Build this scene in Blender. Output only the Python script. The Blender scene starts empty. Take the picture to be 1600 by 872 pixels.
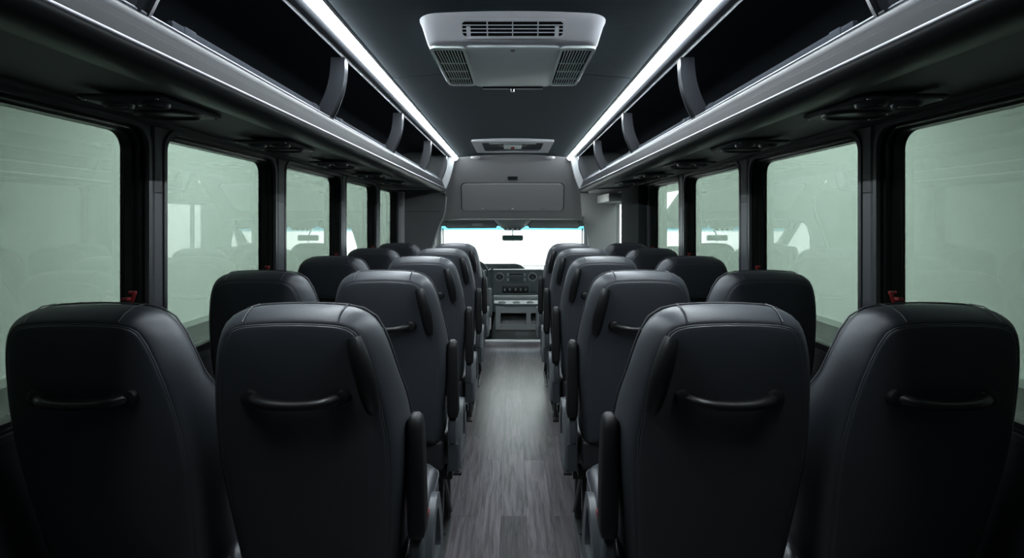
import bpy, bmesh, math, random
from mathutils import Vector, Matrix
random.seed(4)
scene = bpy.context.scene
COL = scene.collection
PI = math.pi

# ------------------------------------------------------------------ camera, world, lights, exposure
cam_d = bpy.data.cameras.new('camera')
cam_d.sensor_width = 36.0
cam_d.lens = 36.0 * 820 / 1600
cam_d.shift_y = -92 / 1600.0
cam_d.shift_x = -1 / 1600.0
cam_d.clip_start = 0.02
cam = bpy.data.objects.new('camera', cam_d)
COL.objects.link(cam)
cam.location = (0, 0, 1.40)
cam.rotation_euler = (PI / 2, 0, 0)
scene.camera = cam

world = bpy.data.worlds.new('world')
scene.world = world
world.use_nodes = True
world.node_tree.nodes['Background'].inputs[0].default_value = (0.8, 0.95, 0.9, 1)
world.node_tree.nodes['Background'].inputs[1].default_value = 0.3

scene.view_settings.view_transform = 'Standard'
scene.view_settings.look = 'None'
scene.view_settings.exposure = 0.0
scene.view_settings.gamma = 1.0
scene.view_settings.use_curve_mapping = False

LED_STRENGTH = 92.0
def area(name, loc, rot, sx, sy, power, color=(1, 1, 1)):
    d = bpy.data.lights.new(name, 'AREA')
    d.shape = 'RECTANGLE'; d.size = sx; d.size_y = sy
    d.energy = power; d.color = color
    o = bpy.data.objects.new(name, d)
    COL.objects.link(o)
    o.location = loc; o.rotation_euler = rot
    return o
# studio softboxes around the bus: over each flank and washing the wall ahead of it
area('studio_softbox_left', (-4.0, 2.0, 5.3), (0, math.radians(-20), 0), 3.0, 12.0, 380, (0.93, 1.0, 0.96))
area('studio_softbox_right', (4.0, 2.0, 5.3), (0, math.radians(20), 0), 3.0, 12.0, 380, (0.93, 1.0, 0.96))
area('studio_softbox_front', (0.0, 10.0, 5.2), (math.radians(35), 0, 0), 9.0, 3.0, 5600, (0.97, 1.0, 1.0))

# ------------------------------------------------------------------ materials
def new_mat(name):
    m = bpy.data.materials.new(name)
    m.use_nodes = True
    return m, m.node_tree.nodes, m.node_tree.links, m.node_tree.nodes['Principled BSDF']

def pmat(name, col, rough=0.5, metal=0.0, spec=0.5, noise=None, bump=None, coat=0.0):
    """noise=(scale, amount) varies the colour; bump=(scale, strength, distance)"""
    m, N, L, p = new_mat(name)
    p.inputs['Base Color'].default_value = (*col, 1)
    p.inputs['Roughness'].default_value = rough
    p.inputs['Metallic'].default_value = metal
    p.inputs['Specular IOR Level'].default_value = spec
    p.inputs['Coat Weight'].default_value = coat
    tc = N.new('ShaderNodeTexCoord')
    if noise:
        n = N.new('ShaderNodeTexNoise'); n.inputs['Scale'].default_value = noise[0]
        n.inputs['Detail'].default_value = 4
        L.new(tc.outputs['Object'], n.inputs['Vector'])
        mx = N.new('ShaderNodeMix'); mx.data_type = 'RGBA'
        a = noise[1]
        mx.inputs[6].default_value = (*[c * (1 - a) for c in col], 1)
        mx.inputs[7].default_value = (*[min(1, c * (1 + a)) for c in col], 1)
        L.new(n.outputs['Fac'], mx.inputs[0])
        L.new(mx.outputs[2], p.inputs['Base Color'])
    if bump:
        n2 = N.new('ShaderNodeTexNoise'); n2.inputs['Scale'].default_value = bump[0]
        n2.inputs['Detail'].default_value = 3
        L.new(tc.outputs['Object'], n2.inputs['Vector'])
        b = N.new('ShaderNodeBump'); b.inputs['Strength'].default_value = bump[1]
        b.inputs['Distance'].default_value = bump[2]
        L.new(n2.outputs['Fac'], b.inputs['Height'])
        L.new(b.outputs['Normal'], p.inputs['Normal'])
    return m

def emat(name, col, s):
    m = bpy.data.materials.new(name); m.use_nodes = True
    N, L = m.node_tree.nodes, m.node_tree.links
    N.remove(N['Principled BSDF'])
    e = N.new('ShaderNodeEmission')
    e.inputs[0].default_value = (*col, 1); e.inputs[1].default_value = s
    L.new(e.outputs[0], N['Material Output'].inputs[0])
    return m

def glass_mat(name, col, band=None):
    """tinted pane: transparent tint plus Schlick mirror reflection; band=(z0, z1, colour) is a tint band in the glass"""
    m = bpy.data.materials.new(name); m.use_nodes = True
    N, L = m.node_tree.nodes, m.node_tree.links
    N.remove(N['Principled BSDF'])
    t = N.new('ShaderNodeBsdfTransparent'); t.inputs[0].default_value = (*col, 1)
    g = N.new('ShaderNodeBsdfGlossy'); g.inputs['Roughness'].default_value = 0.0
    g.inputs[0].default_value = (1, 1, 1, 1)
    geo = N.new('ShaderNodeNewGeometry')
    dot = N.new('ShaderNodeVectorMath'); dot.operation = 'DOT_PRODUCT'
    L.new(geo.outputs['Incoming'], dot.inputs[0]); L.new(geo.outputs['Normal'], dot.inputs[1])
    def math_(op, a, b=None):
        x = N.new('ShaderNodeMath'); x.operation = op
        for i, v in enumerate((a, b)):
            if v is None: continue
            if isinstance(v, (int, float)): x.inputs[i].default_value = v
            else: L.new(v, x.inputs[i])
        return x.outputs[0]
    c = math_('ABSOLUTE', dot.outputs['Value'])
    f = math_('ADD', math_('MULTIPLY', math_('POWER', math_('SUBTRACT', 1.0, c), 5.0), 0.955), 0.045)
    mix = N.new('ShaderNodeMixShader')
    L.new(f, mix.inputs[0]); L.new(t.outputs[0], mix.inputs[1]); L.new(g.outputs[0], mix.inputs[2])
    L.new(mix.outputs[0], N['Material Output'].inputs[0])
    if band:
        tc = N.new('ShaderNodeTexCoord'); sp = N.new('ShaderNodeSeparateXYZ')
        L.new(tc.outputs['Object'], sp.inputs[0])
        mr = N.new('ShaderNodeMapRange'); mr.inputs[1].default_value = band[0]; mr.inputs[2].default_value = band[1]
        L.new(sp.outputs['Z'], mr.inputs[0])
        mc = N.new('ShaderNodeMix'); mc.data_type = 'RGBA'
        mc.inputs[6].default_value = (*col, 1); mc.inputs[7].default_value = (*band[2], 1)
        L.new(mr.outputs[0], mc.inputs[0]); L.new(mc.outputs[2], t.inputs[0])
    return m

M = {}
M['leather'] = pmat('leather', (0.034, 0.038, 0.045), 0.47, spec=0.45, noise=(3, 0.12), bump=(260, 0.25, 0.001))
M['leather_side'] = pmat('leather_side', (0.04, 0.043, 0.05), 0.40, spec=0.45, noise=(3, 0.1), bump=(260, 0.2, 0.001))
M['stitch'] = pmat('stitch', (0.045, 0.048, 0.055), 0.6)
M['black_plastic'] = pmat('black_plastic', (0.006, 0.0065, 0.0075), 0.38, spec=0.4)
M['soft_black'] = pmat('soft_black', (0.006, 0.0065, 0.0075), 0.55, spec=0.35)
M['shell'] = pmat('shell', (0.014, 0.015, 0.018), 0.5, spec=0.4)
M['grey_plastic'] = pmat('grey_plastic', (0.062, 0.071, 0.077), 0.38, noise=(8, 0.06))
M['grey_plastic_dark'] = pmat('grey_plastic_dark', (0.026, 0.030, 0.034), 0.4)
M['red'] = pmat('red', (0.16, 0.007, 0.009), 0.4)
M['steel_black'] = pmat('steel_black', (0.01, 0.01, 0.011), 0.4)
M['wall'] = pmat('wall_panel', (0.030, 0.033, 0.038), 0.5, noise=(5, 0.1), bump=(150, 0.15, 0.001))
M['pillar'] = pmat('pillar', (0.062, 0.068, 0.078), 0.45, bump=(200, 0.15, 0.001))
M['frame'] = pmat('window_frame', (0.005, 0.006, 0.006), 0.3, spec=0.45)
M['gasket'] = pmat('gasket', (0.05, 0.055, 0.058), 0.35)
M['rack'] = pmat('rack_plastic', (0.0075, 0.0085, 0.0105), 0.45, spec=0.16, noise=(6, 0.05))
M['rack_highlight_trim'] = pmat('rack_highlight_trim', (0.22, 0.225, 0.25), 0.38, metal=0.5)  # pale metallic trim; the rail's bright highlight lines are put into its colour
M['rack_under'] = pmat('rack_underside', (0.028, 0.033, 0.033), 0.55, noise=(4, 0.1))
M['carpet'] = pmat('rack_carpet', (0.016, 0.019, 0.024), 0.95, spec=0.1, noise=(60, 0.3))
M['bracket'] = pmat('bracket', (0.010, 0.011, 0.0135), 0.28)
M['channel'] = pmat('light_channel', (0.05, 0.053, 0.06), 0.4)
M['white_plastic'] = pmat('white_plastic', (0.50, 0.51, 0.54), 0.42, noise=(5, 0.04))
M['white_panel_lit'] = pmat('white_panel_lit', (0.80, 0.90, 0.88), 0.45, noise=(7, 0.05))  # paler than the AC housing: light bounced from below is put into the colour
M['void'] = pmat('dark_void', (0.004, 0.004, 0.005), 0.9, spec=0.1)
M['bulkhead'] = pmat('bulkhead_fabric', (0.30, 0.30, 0.305), 0.75, spec=0.2, noise=(120, 0.12), bump=(220, 0.2, 0.001))
M['bulkhead_panel'] = pmat('bulkhead_panel', (0.36, 0.36, 0.365), 0.6, spec=0.3, noise=(120, 0.1))
M['partition'] = pmat('partition_fabric', (0.13, 0.135, 0.138), 0.75, spec=0.2, noise=(120, 0.1))
M['cab_grey'] = pmat('cab_grey', (0.27, 0.29, 0.29), 0.55, noise=(20, 0.06))
M['cab_seat'] = pmat('cab_seat_fabric', (0.085, 0.095, 0.097), 0.8, noise=(60, 0.1))
M['post'] = pmat('post_fabric', (0.028, 0.033, 0.034), 0.95, spec=0.05)
M['cab_light'] = pmat('cab_light', (0.34, 0.35, 0.355), 0.6, noise=(60, 0.06))
M['dash'] = pmat('dash', (0.035, 0.045, 0.048), 0.5)
M['dash_top'] = pmat('dash_top', (0.14, 0.17, 0.17), 0.6)
M['console'] = pmat('console', (0.15, 0.165, 0.165), 0.5)
M['rubber'] = pmat('rubber_mat', (0.045, 0.05, 0.05), 0.32, bump=(12, 0.5, 0.01))
M['chrome'] = pmat('chrome', (0.7, 0.7, 0.7), 0.2, metal=1.0)
M['strip_metal'] = pmat('strip_metal', (0.85, 0.88, 0.88), 0.3, metal=0.1)
M['screen'] = pmat('screen', (0.05, 0.06, 0.062), 0.15)
M['mirror'] = pmat('mirror', (0.10, 0.20, 0.17), 0.12, metal=0.6)
M['led'] = emat('led', (0.86, 0.95, 1.0), LED_STRENGTH)
M['studio'] = pmat('studio_white', (0.80, 0.82, 0.80), 0.9, spec=0.1)
M['studio_seam'] = pmat('studio_seam', (0.5, 0.52, 0.5), 0.9)
M['studio_floor'] = pmat('studio_floor', (0.11, 0.11, 0.11), 0.6, noise=(1.2, 0.3))
M['tint'] = glass_mat('tinted_glass', (0.285, 0.328, 0.305))
M['clear'] = glass_mat('clear_glass', (0.95, 0.985, 0.98))
M['windshield'] = glass_mat('windshield_glass', (0.96, 0.99, 0.99), band=(-0.090, -0.050, (0.24, 0.48, 0.56)))

def ceiling_mat():
    m, N, L, p = new_mat('ceiling_fabric')
    p.inputs['Roughness'].default_value = 0.75
    p.inputs['Specular IOR Level'].default_value = 0.25
    tc = N.new('ShaderNodeTexCoord')
    mp = N.new('ShaderNodeMapping'); mp.inputs['Scale'].default_value = (3, 90, 3)
    n = N.new('ShaderNodeTexNoise'); n.inputs['Scale'].default_value = 1.5; n.inputs['Detail'].default_value = 5
    L.new(tc.outputs['Object'], mp.inputs[0]); L.new(mp.outputs[0], n.inputs['Vector'])
    r = N.new('ShaderNodeMix'); r.data_type = 'RGBA'
    r.inputs[6].default_value = (0.023, 0.038, 0.047, 1); r.inputs[7].default_value = (0.042, 0.064, 0.076, 1)
    L.new(n.outputs['Fac'], r.inputs[0]); L.new(r.outputs[2], p.inputs['Base Color'])
    b = N.new('ShaderNodeBump'); b.inputs['Strength'].default_value = 0.3; b.inputs['Distance'].default_value = 0.002
    L.new(n.outputs['Fac'], b.inputs['Height']); L.new(b.outputs[0], p.inputs['Normal'])
    return m
M['ceiling'] = ceiling_mat()

def floor_mat():
    m, N, L, p = new_mat('plank_floor')
    tc = N.new('ShaderNodeTexCoord')
    mp = N.new('ShaderNodeMapping'); mp.inputs['Rotation'].default_value = (0, 0, PI / 2)
    mp.inputs['Location'].default_value = (0.3, 0.055, 0)
    L.new(tc.outputs['Object'], mp.inputs[0])
    br = N.new('ShaderNodeTexBrick')
    br.inputs['Scale'].default_value = 1.0
    br.inputs['Brick Width'].default_value = 0.92
    br.inputs['Row Height'].default_value = 0.12
    br.inputs['Mortar Size'].default_value = 0.0012
    br.inputs['Mortar Smooth'].default_value = 0.3
    br.offset = 0.37; br.offset_frequency = 2
    br.inputs['Color1'].default_value = (0.0, 0.0, 0.0, 1)
    br.inputs['Color2'].default_value = (1, 1, 1, 1)
    br.inputs['Mortar'].default_value = (0, 0, 0, 1)
    L.new(mp.outputs[0], br.inputs['Vector'])
    # grain stretched along the bus
    mg = N.new('ShaderNodeMapping'); mg.inputs['Scale'].default_value = (30, 2.0, 1)
    off = N.new('ShaderNodeVectorMath'); off.operation = 'MULTIPLY_ADD'
    off.inputs[1].default_value = (3.0, 7.0, 0); 
    L.new(br.outputs['Color'], off.inputs[0]); L.new(tc.outputs['Object'], off.inputs[2])
    L.new(off.outputs[0], mg.inputs[0])
    n = N.new('ShaderNodeTexNoise'); n.inputs['Scale'].default_value = 1.6; n.inputs['Detail'].default_value = 8
    n.inputs['Roughness'].default_value = 0.65; n.inputs['Distortion'].default_value = 0.8
    L.new(mg.outputs[0], n.inputs['Vector'])
    cr = N.new('ShaderNodeValToRGB')
    cr.color_ramp.elements[0].position = 0.33; cr.color_ramp.elements[0].color = (0.028, 0.025, 0.028, 1)
    cr.color_ramp.elements[1].position = 0.68; cr.color_ramp.elements[1].color = (0.150, 0.134, 0.146, 1)
    L.new(n.outputs['Fac'], cr.inputs[0])
    tone = N.new('ShaderNodeMix'); tone.data_type = 'RGBA'; tone.blend_type = 'MULTIPLY'
    tone.inputs[0].default_value = 1.0
    mr = N.new('ShaderNodeMapRange'); mr.inputs[3].default_value = 0.6; mr.inputs[4].default_value = 1.2
    L.new(br.outputs['Color'], mr.inputs[0])
    cc = N.new('ShaderNodeCombineColor')
    for i in range(3): L.new(mr.outputs[0], cc.inputs[i])
    L.new(cr.outputs[0], tone.inputs[6]); L.new(cc.outputs[0], tone.inputs[7])
    sm = N.new('ShaderNodeMix'); sm.data_type = 'RGBA'
    L.new(br.outputs['Fac'], sm.inputs[0]); L.new(tone.outputs[2], sm.inputs[6])
    sm.inputs[7].default_value = (0.03, 0.028, 0.03, 1)
    L.new(sm.outputs[2], p.inputs['Base Color'])
    p.inputs['Roughness'].default_value = 0.36
    p.inputs['Specular IOR Level'].default_value = 0.5
    b = N.new('ShaderNodeBump'); b.inputs['Strength'].default_value = 0.35; b.inputs['Distance'].default_value = 0.002
    L.new(n.outputs['Fac'], b.inputs['Height']); L.new(b.outputs[0], p.inputs['Normal'])
    return m
M['floor'] = floor_mat()

# ------------------------------------------------------------------ mesh helpers
def rrect(cx, cy, hw, hh, r, n=6):
    """rounded rectangle, counter-clockwise from the right side"""
    pts = []
    for (sx, sy, a0) in ((1, 1, 0), (-1, 1, PI / 2), (-1, -1, PI), (1, -1, 1.5 * PI)):
        for k in range(n + 1):
            a = a0 + (PI / 2) * k / n
            pts.append((cx + sx * (hw - r) + r * math.cos(a), cy + sy * (hh - r) + r * math.sin(a)))
    return pts

class MB:
    def __init__(self, flip=1):
        self.bm = bmesh.new(); self.flip = flip
    def v(self, p): return self.bm.verts.new(p)
    def f(self, vs):
        try: return self.bm.faces.new(vs)
        except ValueError: return None
    def box(self, x0, x1, y0, y1, z0, z1, bev=0.0, seg=2, taper=None):
        x0, x1 = min(x0, x1), max(x0, x1)
        vs = [self.v((x, y, z)) for z in (z0, z1) for y in (y0, y1) for x in (x0, x1)]
        fs = [self.f([vs[i] for i in q]) for q in ((0, 2, 3, 1), (4, 5, 7, 6), (0, 1, 5, 4), (2, 6, 7, 3), (0, 4, 6, 2), (1, 3, 7, 5))]
        if bev > 0:
            es = list({e for f in fs for e in f.edges})
            bmesh.ops.bevel(self.bm, geom=es, offset=bev, segments=seg, affect='EDGES', profile=0.6)
        return self
    def loft(self, rings, closed=True, cap0=True, cap1=True):
        R = [[self.v(p) for p in r] for r in rings]
        n = len(R[0])
        for a, b in zip(R[:-1], R[1:]):
            for i in range(n if closed else n - 1):
                j = (i + 1) % n
                self.f([a[i], a[j], b[j], b[i]])
        if closed and cap0: self.f(R[0][::-1])
        if closed and cap1: self.f(R[-1])
        return self
    def prism(self, prof, axis, a, b, bev=0.0):
        """extrude a 2-D outline: axis 'x' takes (y,z), 'y' takes (x,z), 'z' takes (x,y)"""
        def P(p, t):
            return {'x': (t, p[0], p[1]), 'y': (p[0], t, p[1]), 'z': (p[0], p[1], t)}[axis]
        if bev > 0 and len(prof) > 2:
            c = (sum(p[0] for p in prof) / len(prof), sum(p[1] for p in prof) / len(prof))
            def sh(p):
                d = math.hypot(p[0] - c[0], p[1] - c[1]) or 1
                k = max(0, 1 - bev / d)
                return (c[0] + (p[0] - c[0]) * k, c[1] + (p[1] - c[1]) * k)
            ins = [sh(p) for p in prof]
            s = 1 if b > a else -1
            return self.loft([[P(p, a) for p in ins], [P(p, a + s * bev) for p in prof],
                              [P(p, b - s * bev) for p in prof], [P(p, b) for p in ins]])
        return self.loft([[P(p, a) for p in prof], [P(p, b) for p in prof]])
    def ring(self, outer, inner, axis, a, b):
        """a frame: outer outline minus inner outline (same point count), extruded a..b"""
        def P(p, t):
            return {'x': (t, p[0], p[1]), 'y': (p[0], t, p[1]), 'z': (p[0], p[1], t)}[axis]
        seq = [[P(p, a) for p in inner], [P(p, a) for p in outer], [P(p, b) for p in outer], [P(p, b) for p in inner]]
        R = [[self.v(p) for p in r] for r in seq]
        n = len(outer)
        for k in range(4):
            A, B_ = R[k], R[(k + 1) % 4]
            for i in range(n):
                j = (i + 1) % n
                self.f([A[i], A[j], B_[j], B_[i]])
        return self
    def tube(self, path, r, n=10, flat=1.0, up=None, cap=True):
        P = [Vector(p) for p in path]
        rs = r if isinstance(r, (list, tuple)) else [r] * len(P)
        rings = []; prev = None
        for i, p in enumerate(P):
            t = (P[min(i + 1, len(P) - 1)] - P[max(i - 1, 0)]).normalized()
            if prev is None:
                u = Vector(up) if up else (Vector((0, 0, 1)) if abs(t.z) < 0.9 else Vector((1, 0, 0)))
            else: u = prev
            u = (u - t * u.dot(t)).normalized(); w = t.cross(u); prev = u
            rings.append([tuple(p + u * math.cos(2 * PI * k / n) * rs[i] * flat + w * math.sin(2 * PI * k / n) * rs[i]) for k in range(n)])
        return self.loft(rings, True, cap, cap)
    def lathe(self, prof, c=(0, 0, 0), axis='z', n=20):
        """prof: (radius, height) pairs"""
        rings = []
        for (r, h) in prof:
            ring = []
            for k in range(n):
                a = 2 * PI * k / n; x, y = r * math.cos(a), r * math.sin(a)
                q = {'z': (x, y, h), 'y': (x, h, y), 'x': (h, x, y)}[axis]
                ring.append((c[0] + q[0], c[1] + q[1], c[2] + q[2]))
            rings.append(ring)
        return self.loft(rings)
    def quad(self, *pts):
        self.f([self.v(p) for p in pts]); return self
    def obj(self, name, mat, parent=None, loc=None, angle=35, sub=0):
        if self.flip < 0:
            for v in self.bm.verts: v.co.x *= -1
        bmesh.ops.remove_doubles(self.bm, verts=self.bm.verts, dist=1e-6)
        bmesh.ops.recalc_face_normals(self.bm, faces=self.bm.faces)
        me = bpy.data.meshes.new(name)
        self.bm.to_mesh(me); self.bm.free()
        for p in me.polygons: p.use_smooth = True
        me.set_sharp_from_angle(angle=math.radians(angle))
        me.materials.append(M[mat] if isinstance(mat, str) else mat)
        o = bpy.data.objects.new(name, me); COL.objects.link(o)
        if parent: o.parent = parent
        if loc: o.location = loc
        if sub:
            s = o.modifiers.new('subsurf', 'SUBSURF'); s.levels = sub; s.render_levels = sub
        return o

def tag(o, label=None, cat=None, group=None, kind=None):
    if label: o['label'] = label
    if cat: o['category'] = cat
    if group: o['group'] = group
    if kind: o['kind'] = kind
    return o
def empty(name, loc, label, cat, group=None, kind=None):
    o = bpy.data.objects.new(name, None); COL.objects.link(o)
    o.location = loc; o.empty_display_size = 0.05
    return tag(o, label, cat, group, kind)
def copy_tree(o, kids, parent=None):
    c = o.copy(); COL.objects.link(c)
    if parent is not None: c.parent = parent
    for ch in kids.get(o, []): copy_tree(ch, kids, c)
    return c
def tree_of(root):
    kids = {}
    for o in list(COL.objects):
        if o.parent: kids.setdefault(o.parent, []).append(o)
    return kids

# ------------------------------------------------------------------ dimensions
XW = 1.20            # inner face of the side walls
XG = 1.26            # glass plane
YB = -0.75            # rear wall
YR = 5.05            # front end of the luggage racks
ZT, ZS = 1.708, 0.885  # window opening top and sill
OPEN = [(-0.65, -0.22), (-0.12, 0.73), (0.83, 1.73), (1.81, 2.655), (2.765, 3.67), (3.77, 4.615), (4.725, 5.47)]

# ------------------------------------------------------------------ studio outside
b = MB(); b.box(-7, 7, -9, 15, -0.90, -0.80); tag(b.obj('studio_floor', 'studio_floor'), 'dark studio floor seen outside the windows', 'floor', kind='structure')
for s, nm, desc in ((-1, 'wall_studio_left', 'white studio wall beyond the driver-side windows'), (1, 'wall_studio_right', 'white studio wall beyond the door-side windows')):
    b = MB(); b.box(s * 6.7, s * 6.9, -9, 15, -0.8, 5.6)
    o = b.obj(nm, 'studio'); tag(o, desc, 'wall', kind='structure')
    b = MB()
    for y in (-3.2, 1.2, 5.6, 10.0): b.box(s * 6.69, s * 6.70, y, y + 0.015, -0.8, 5.6)
    b.box(s * 6.66, s * 6.70, -9, 15, -0.8, -0.68)
    b.obj('panel_joint', 'studio_seam', o)
b = MB(); b.box(-7, 7, 15, 15.2, -0.8, 5.6); tag(b.obj('wall_studio_front', 'studio'), 'white studio wall beyond the windshield', 'wall', kind='structure')
b = MB(); b.box(-7, 7, -9.2, -9, -0.8, 5.6); tag(b.obj('wall_studio_rear', 'studio'), 'white studio wall behind the bus', 'wall', kind='structure')
b = MB(); b.box(-7, 7, -9, 15, 5.6, 5.7); tag(b.obj('ceiling_studio', 'studio'), 'white studio ceiling above the bus', 'ceiling', kind='structure')

# ------------------------------------------------------------------ bus shell
b = MB(); b.box(-1.26, 1.26, YB, 6.07, -0.05, 0.0)
tag(b.obj('floor', 'floor'), 'grey wood-look plank floor running down the aisle', 'floor', kind='structure')
b = MB(); b.box(-0.36, 0.46, 6.045, 6.085, -0.004, 0.018, 0.003)
tag(b.obj('trim_1', 'strip_metal'), 'bright metal threshold strip where the aisle floor ends at the cab', 'threshold strip', kind='structure')

def map_to_rect(pts, cx, cy, hw, hh, n):
    """where each point of an rrect outline lands on the bay rectangle round it"""
    out = []; m = n + 1
    for q, (sx, sy) in enumerate(((1, 1), (-1, 1), (-1, -1), (1, -1))):
        X, Z = cx + sx * hw, cy + sy * hh
        for k in range(m):
            p = pts[q * m + k]; h = n // 2
            if k == h: out.append((X, Z)); continue
            first = k < h
            if q in (0, 2):
                out.append((X, p[1]) if first else (p[0], Z))
            else:
                out.append((p[0], Z) if first else (X, p[1]))
    return out

def side_wall(s, opens, yend, name, label):
    b = MB(s)
    n = 8
    ys = [YB] + [(opens[i][1] + opens[i + 1][0]) / 2 for i in range(len(opens) - 1)] + [opens[-1][1] + 0.055]
    z0, z1 = 0.0, 1.735
    for i, (a, c) in enumerate(opens):
        cy, cz = (a + c) / 2, (ZT + ZS) / 2
        inn = rrect(cy, cz, (c - a) / 2, (ZT - ZS) / 2, 0.07, n)
        bay = map_to_rect(inn, (ys[i] + ys[i + 1]) / 2, (z0 + z1) / 2, (ys[i + 1] - ys[i]) / 2, (z1 - z0) / 2, n)
        b.ring(bay, inn, 'x', XW, XG + 0.01)
    if yend > ys[-1]:
        b.box(XW, XG + 0.01, ys[-1], yend, z0, z1)
    o = b.obj(name, 'wall', angle=30)
    tag(o, label, 'wall', kind='structure')
    return o
WL = side_wall(-1, OPEN, 5.62, 'wall_left', 'dark driver-side wall of the bus holding a row of tinted windows')
WR = side_wall(1, OPEN[:-1], 5.45, 'wall_right', 'dark door-side wall of the bus holding a row of tinted windows')

which = {2: 'nearest the camera', 3: 'second from the camera', 4: 'third from the camera', 5: 'fourth from the camera', 6: 'farthest forward', 1: 'just behind the camera', 0: 'in the rear corner'}
wn = 0
def window(s, i):
    global wn
    wn += 1
    a, c = OPEN[i]; cy, cz = (a + c) / 2, (ZT + ZS) / 2
    hw, hh = (c - a) / 2, (ZT - ZS) / 2
    side = 'driver-side' if s < 0 else 'door-side'
    root = empty('window_%d' % wn, (s * XG, cy, cz), '%s tinted bus window, %s' % (side, which[i]), 'window', kind='structure')
    # stepped black frame filling the reveal
    b = MB(s)
    o1, i1 = rrect(0, 0, hw + 0.004, hh + 0.004, 0.072, 8), rrect(0, 0, hw - 0.022, hh - 0.016, 0.06, 8)
    b.ring(o1, i1, 'x', -0.045, 0.012)
    i2 = rrect(0, 0, hw - 0.030, hh - 0.024, 0.055, 8)
    b.ring(i1, i2, 'x', -0.026, 0.012)
    b.obj('window_frame', 'frame', root, angle=30)
    # bright edge of the reveal
    b = MB(s)
    o1 = rrect(0, 0, hw + 0.010, hh + 0.010, 0.078, 8); i1 = rrect(0, 0, hw - 0.006, hh - 0.006, 0.066, 8)
    b.ring(o1, i1, 'x', -0.066, -0.052)
    b.obj('window_gasket', 'gasket', root, angle=30)
    # head rail and sill rail profiles
    b = MB(s)
    b.box(-0.05, -0.005, -hw + 0.07, hw - 0.07, hh - 0.018, hh - 0.010, 0.003)
    b.box(-0.05, -0.003, -hw + 0.03, hw - 0.03, -hh + 0.012, -hh + 0.030, 0.003)
    b.obj('frame_rail', 'frame', root)
    b = MB(s); g = rrect(0, 0, hw - 0.027, hh - 0.021, 0.055, 8)
    b.prism(g, 'x', -0.004, 0.001)
    b.obj('glass_pane', 'tint', root)
    if i in (2, 3, 4, 5):
        b = MB(s)
        b.tube([(-0.030, hw - 0.045, -0.17), (-0.044, hw - 0.05, -0.150), (-0.047, hw - 0.047, -0.130)], 0.0055, 8)
        b.box(-0.044, -0.024, hw - 0.075, hw - 0.045, -0.152, -0.142, 0.003)
        b.lathe([(0.0, -0.052), (0.007, -0.050), (0.007, -0.03), (0, -0.028)], (0, hw - 0.045, -0.130), 'x', 12)
        b.obj('emergency_latch', 'red', root)['label'] = 'red emergency release latch'
for i in range(7): window(-1, i)
for i in range(6): window(1, i)

# pillars: grey cover strips between the windows
def pillar(s, i, low=True):
    y0, y1 = OPEN[i][1] + 0.006, OPEN[i + 1][0] - 0.012
    b = MB(s)
    ring = []
    for z in ((0.80, 1.49) if low else (1.493, 1.712)):
        ring.append([(XW + 0.001, y0, z), (XW - 0.008, y0 + 0.012, z), (XW - 0.008, y1 - 0.012, z), (XW + 0.001, y1, z)])
    b.loft(ring)
    return b
k = 0
for s in (-1, 1):
    for i in range(1, 6 if s < 0 else 5):
        k += 1
        side = 'driver-side' if s < 0 else 'door-side'
        o = pillar(s, i).obj('trim_%d' % (k + 1), 'pillar')
        pillar(s, i, False).obj('upper_cover', 'wall', o)
        tag(o, 'grey cover strip on the %s pillar ahead of the window %s' % (side, which[i]), 'pillar trim', kind='structure')

# rear wall, ceiling
b = MB(); b.box(-1.27, 1.27, YB - 0.06, YB, -0.05, 2.12)
tag(b.obj('wall_rear', 'carpet'), 'dark rear wall behind the camera', 'wall', kind='structure')
def zc(x): return 2.035 - 0.085 * (x / 0.6) ** 2 * 0.45
b = MB()
NX = 14
for (ya, yb) in ((YB, 2.244), (2.254, YR + 0.03)):
    rings = []
    for y in (ya, yb):
        top = [(-0.511 + 1.022 * t / NX, y, zc(-0.511 + 1.022 * t / NX)) for t in range(NX + 1)]
        rings.append(top + [(p[0], y, p[2] + 0.04) for p in top[::-1]])
    b.loft(rings)
b.box(-0.51, 0.51, 2.24, 2.26, 2.045, 2.06)
ce = tag(b.obj('ceiling', 'ceiling'), 'dark blue-grey ribbed fabric ceiling with a seam across it', 'ceiling', kind='structure')
b = MB(); b.box(-1.3, 1.3, YB, YR + 0.1, 2.10, 2.14)
tag(b.obj('ceiling_roof', 'void'), 'roof skin over the luggage racks', 'roof', kind='structure')

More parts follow.
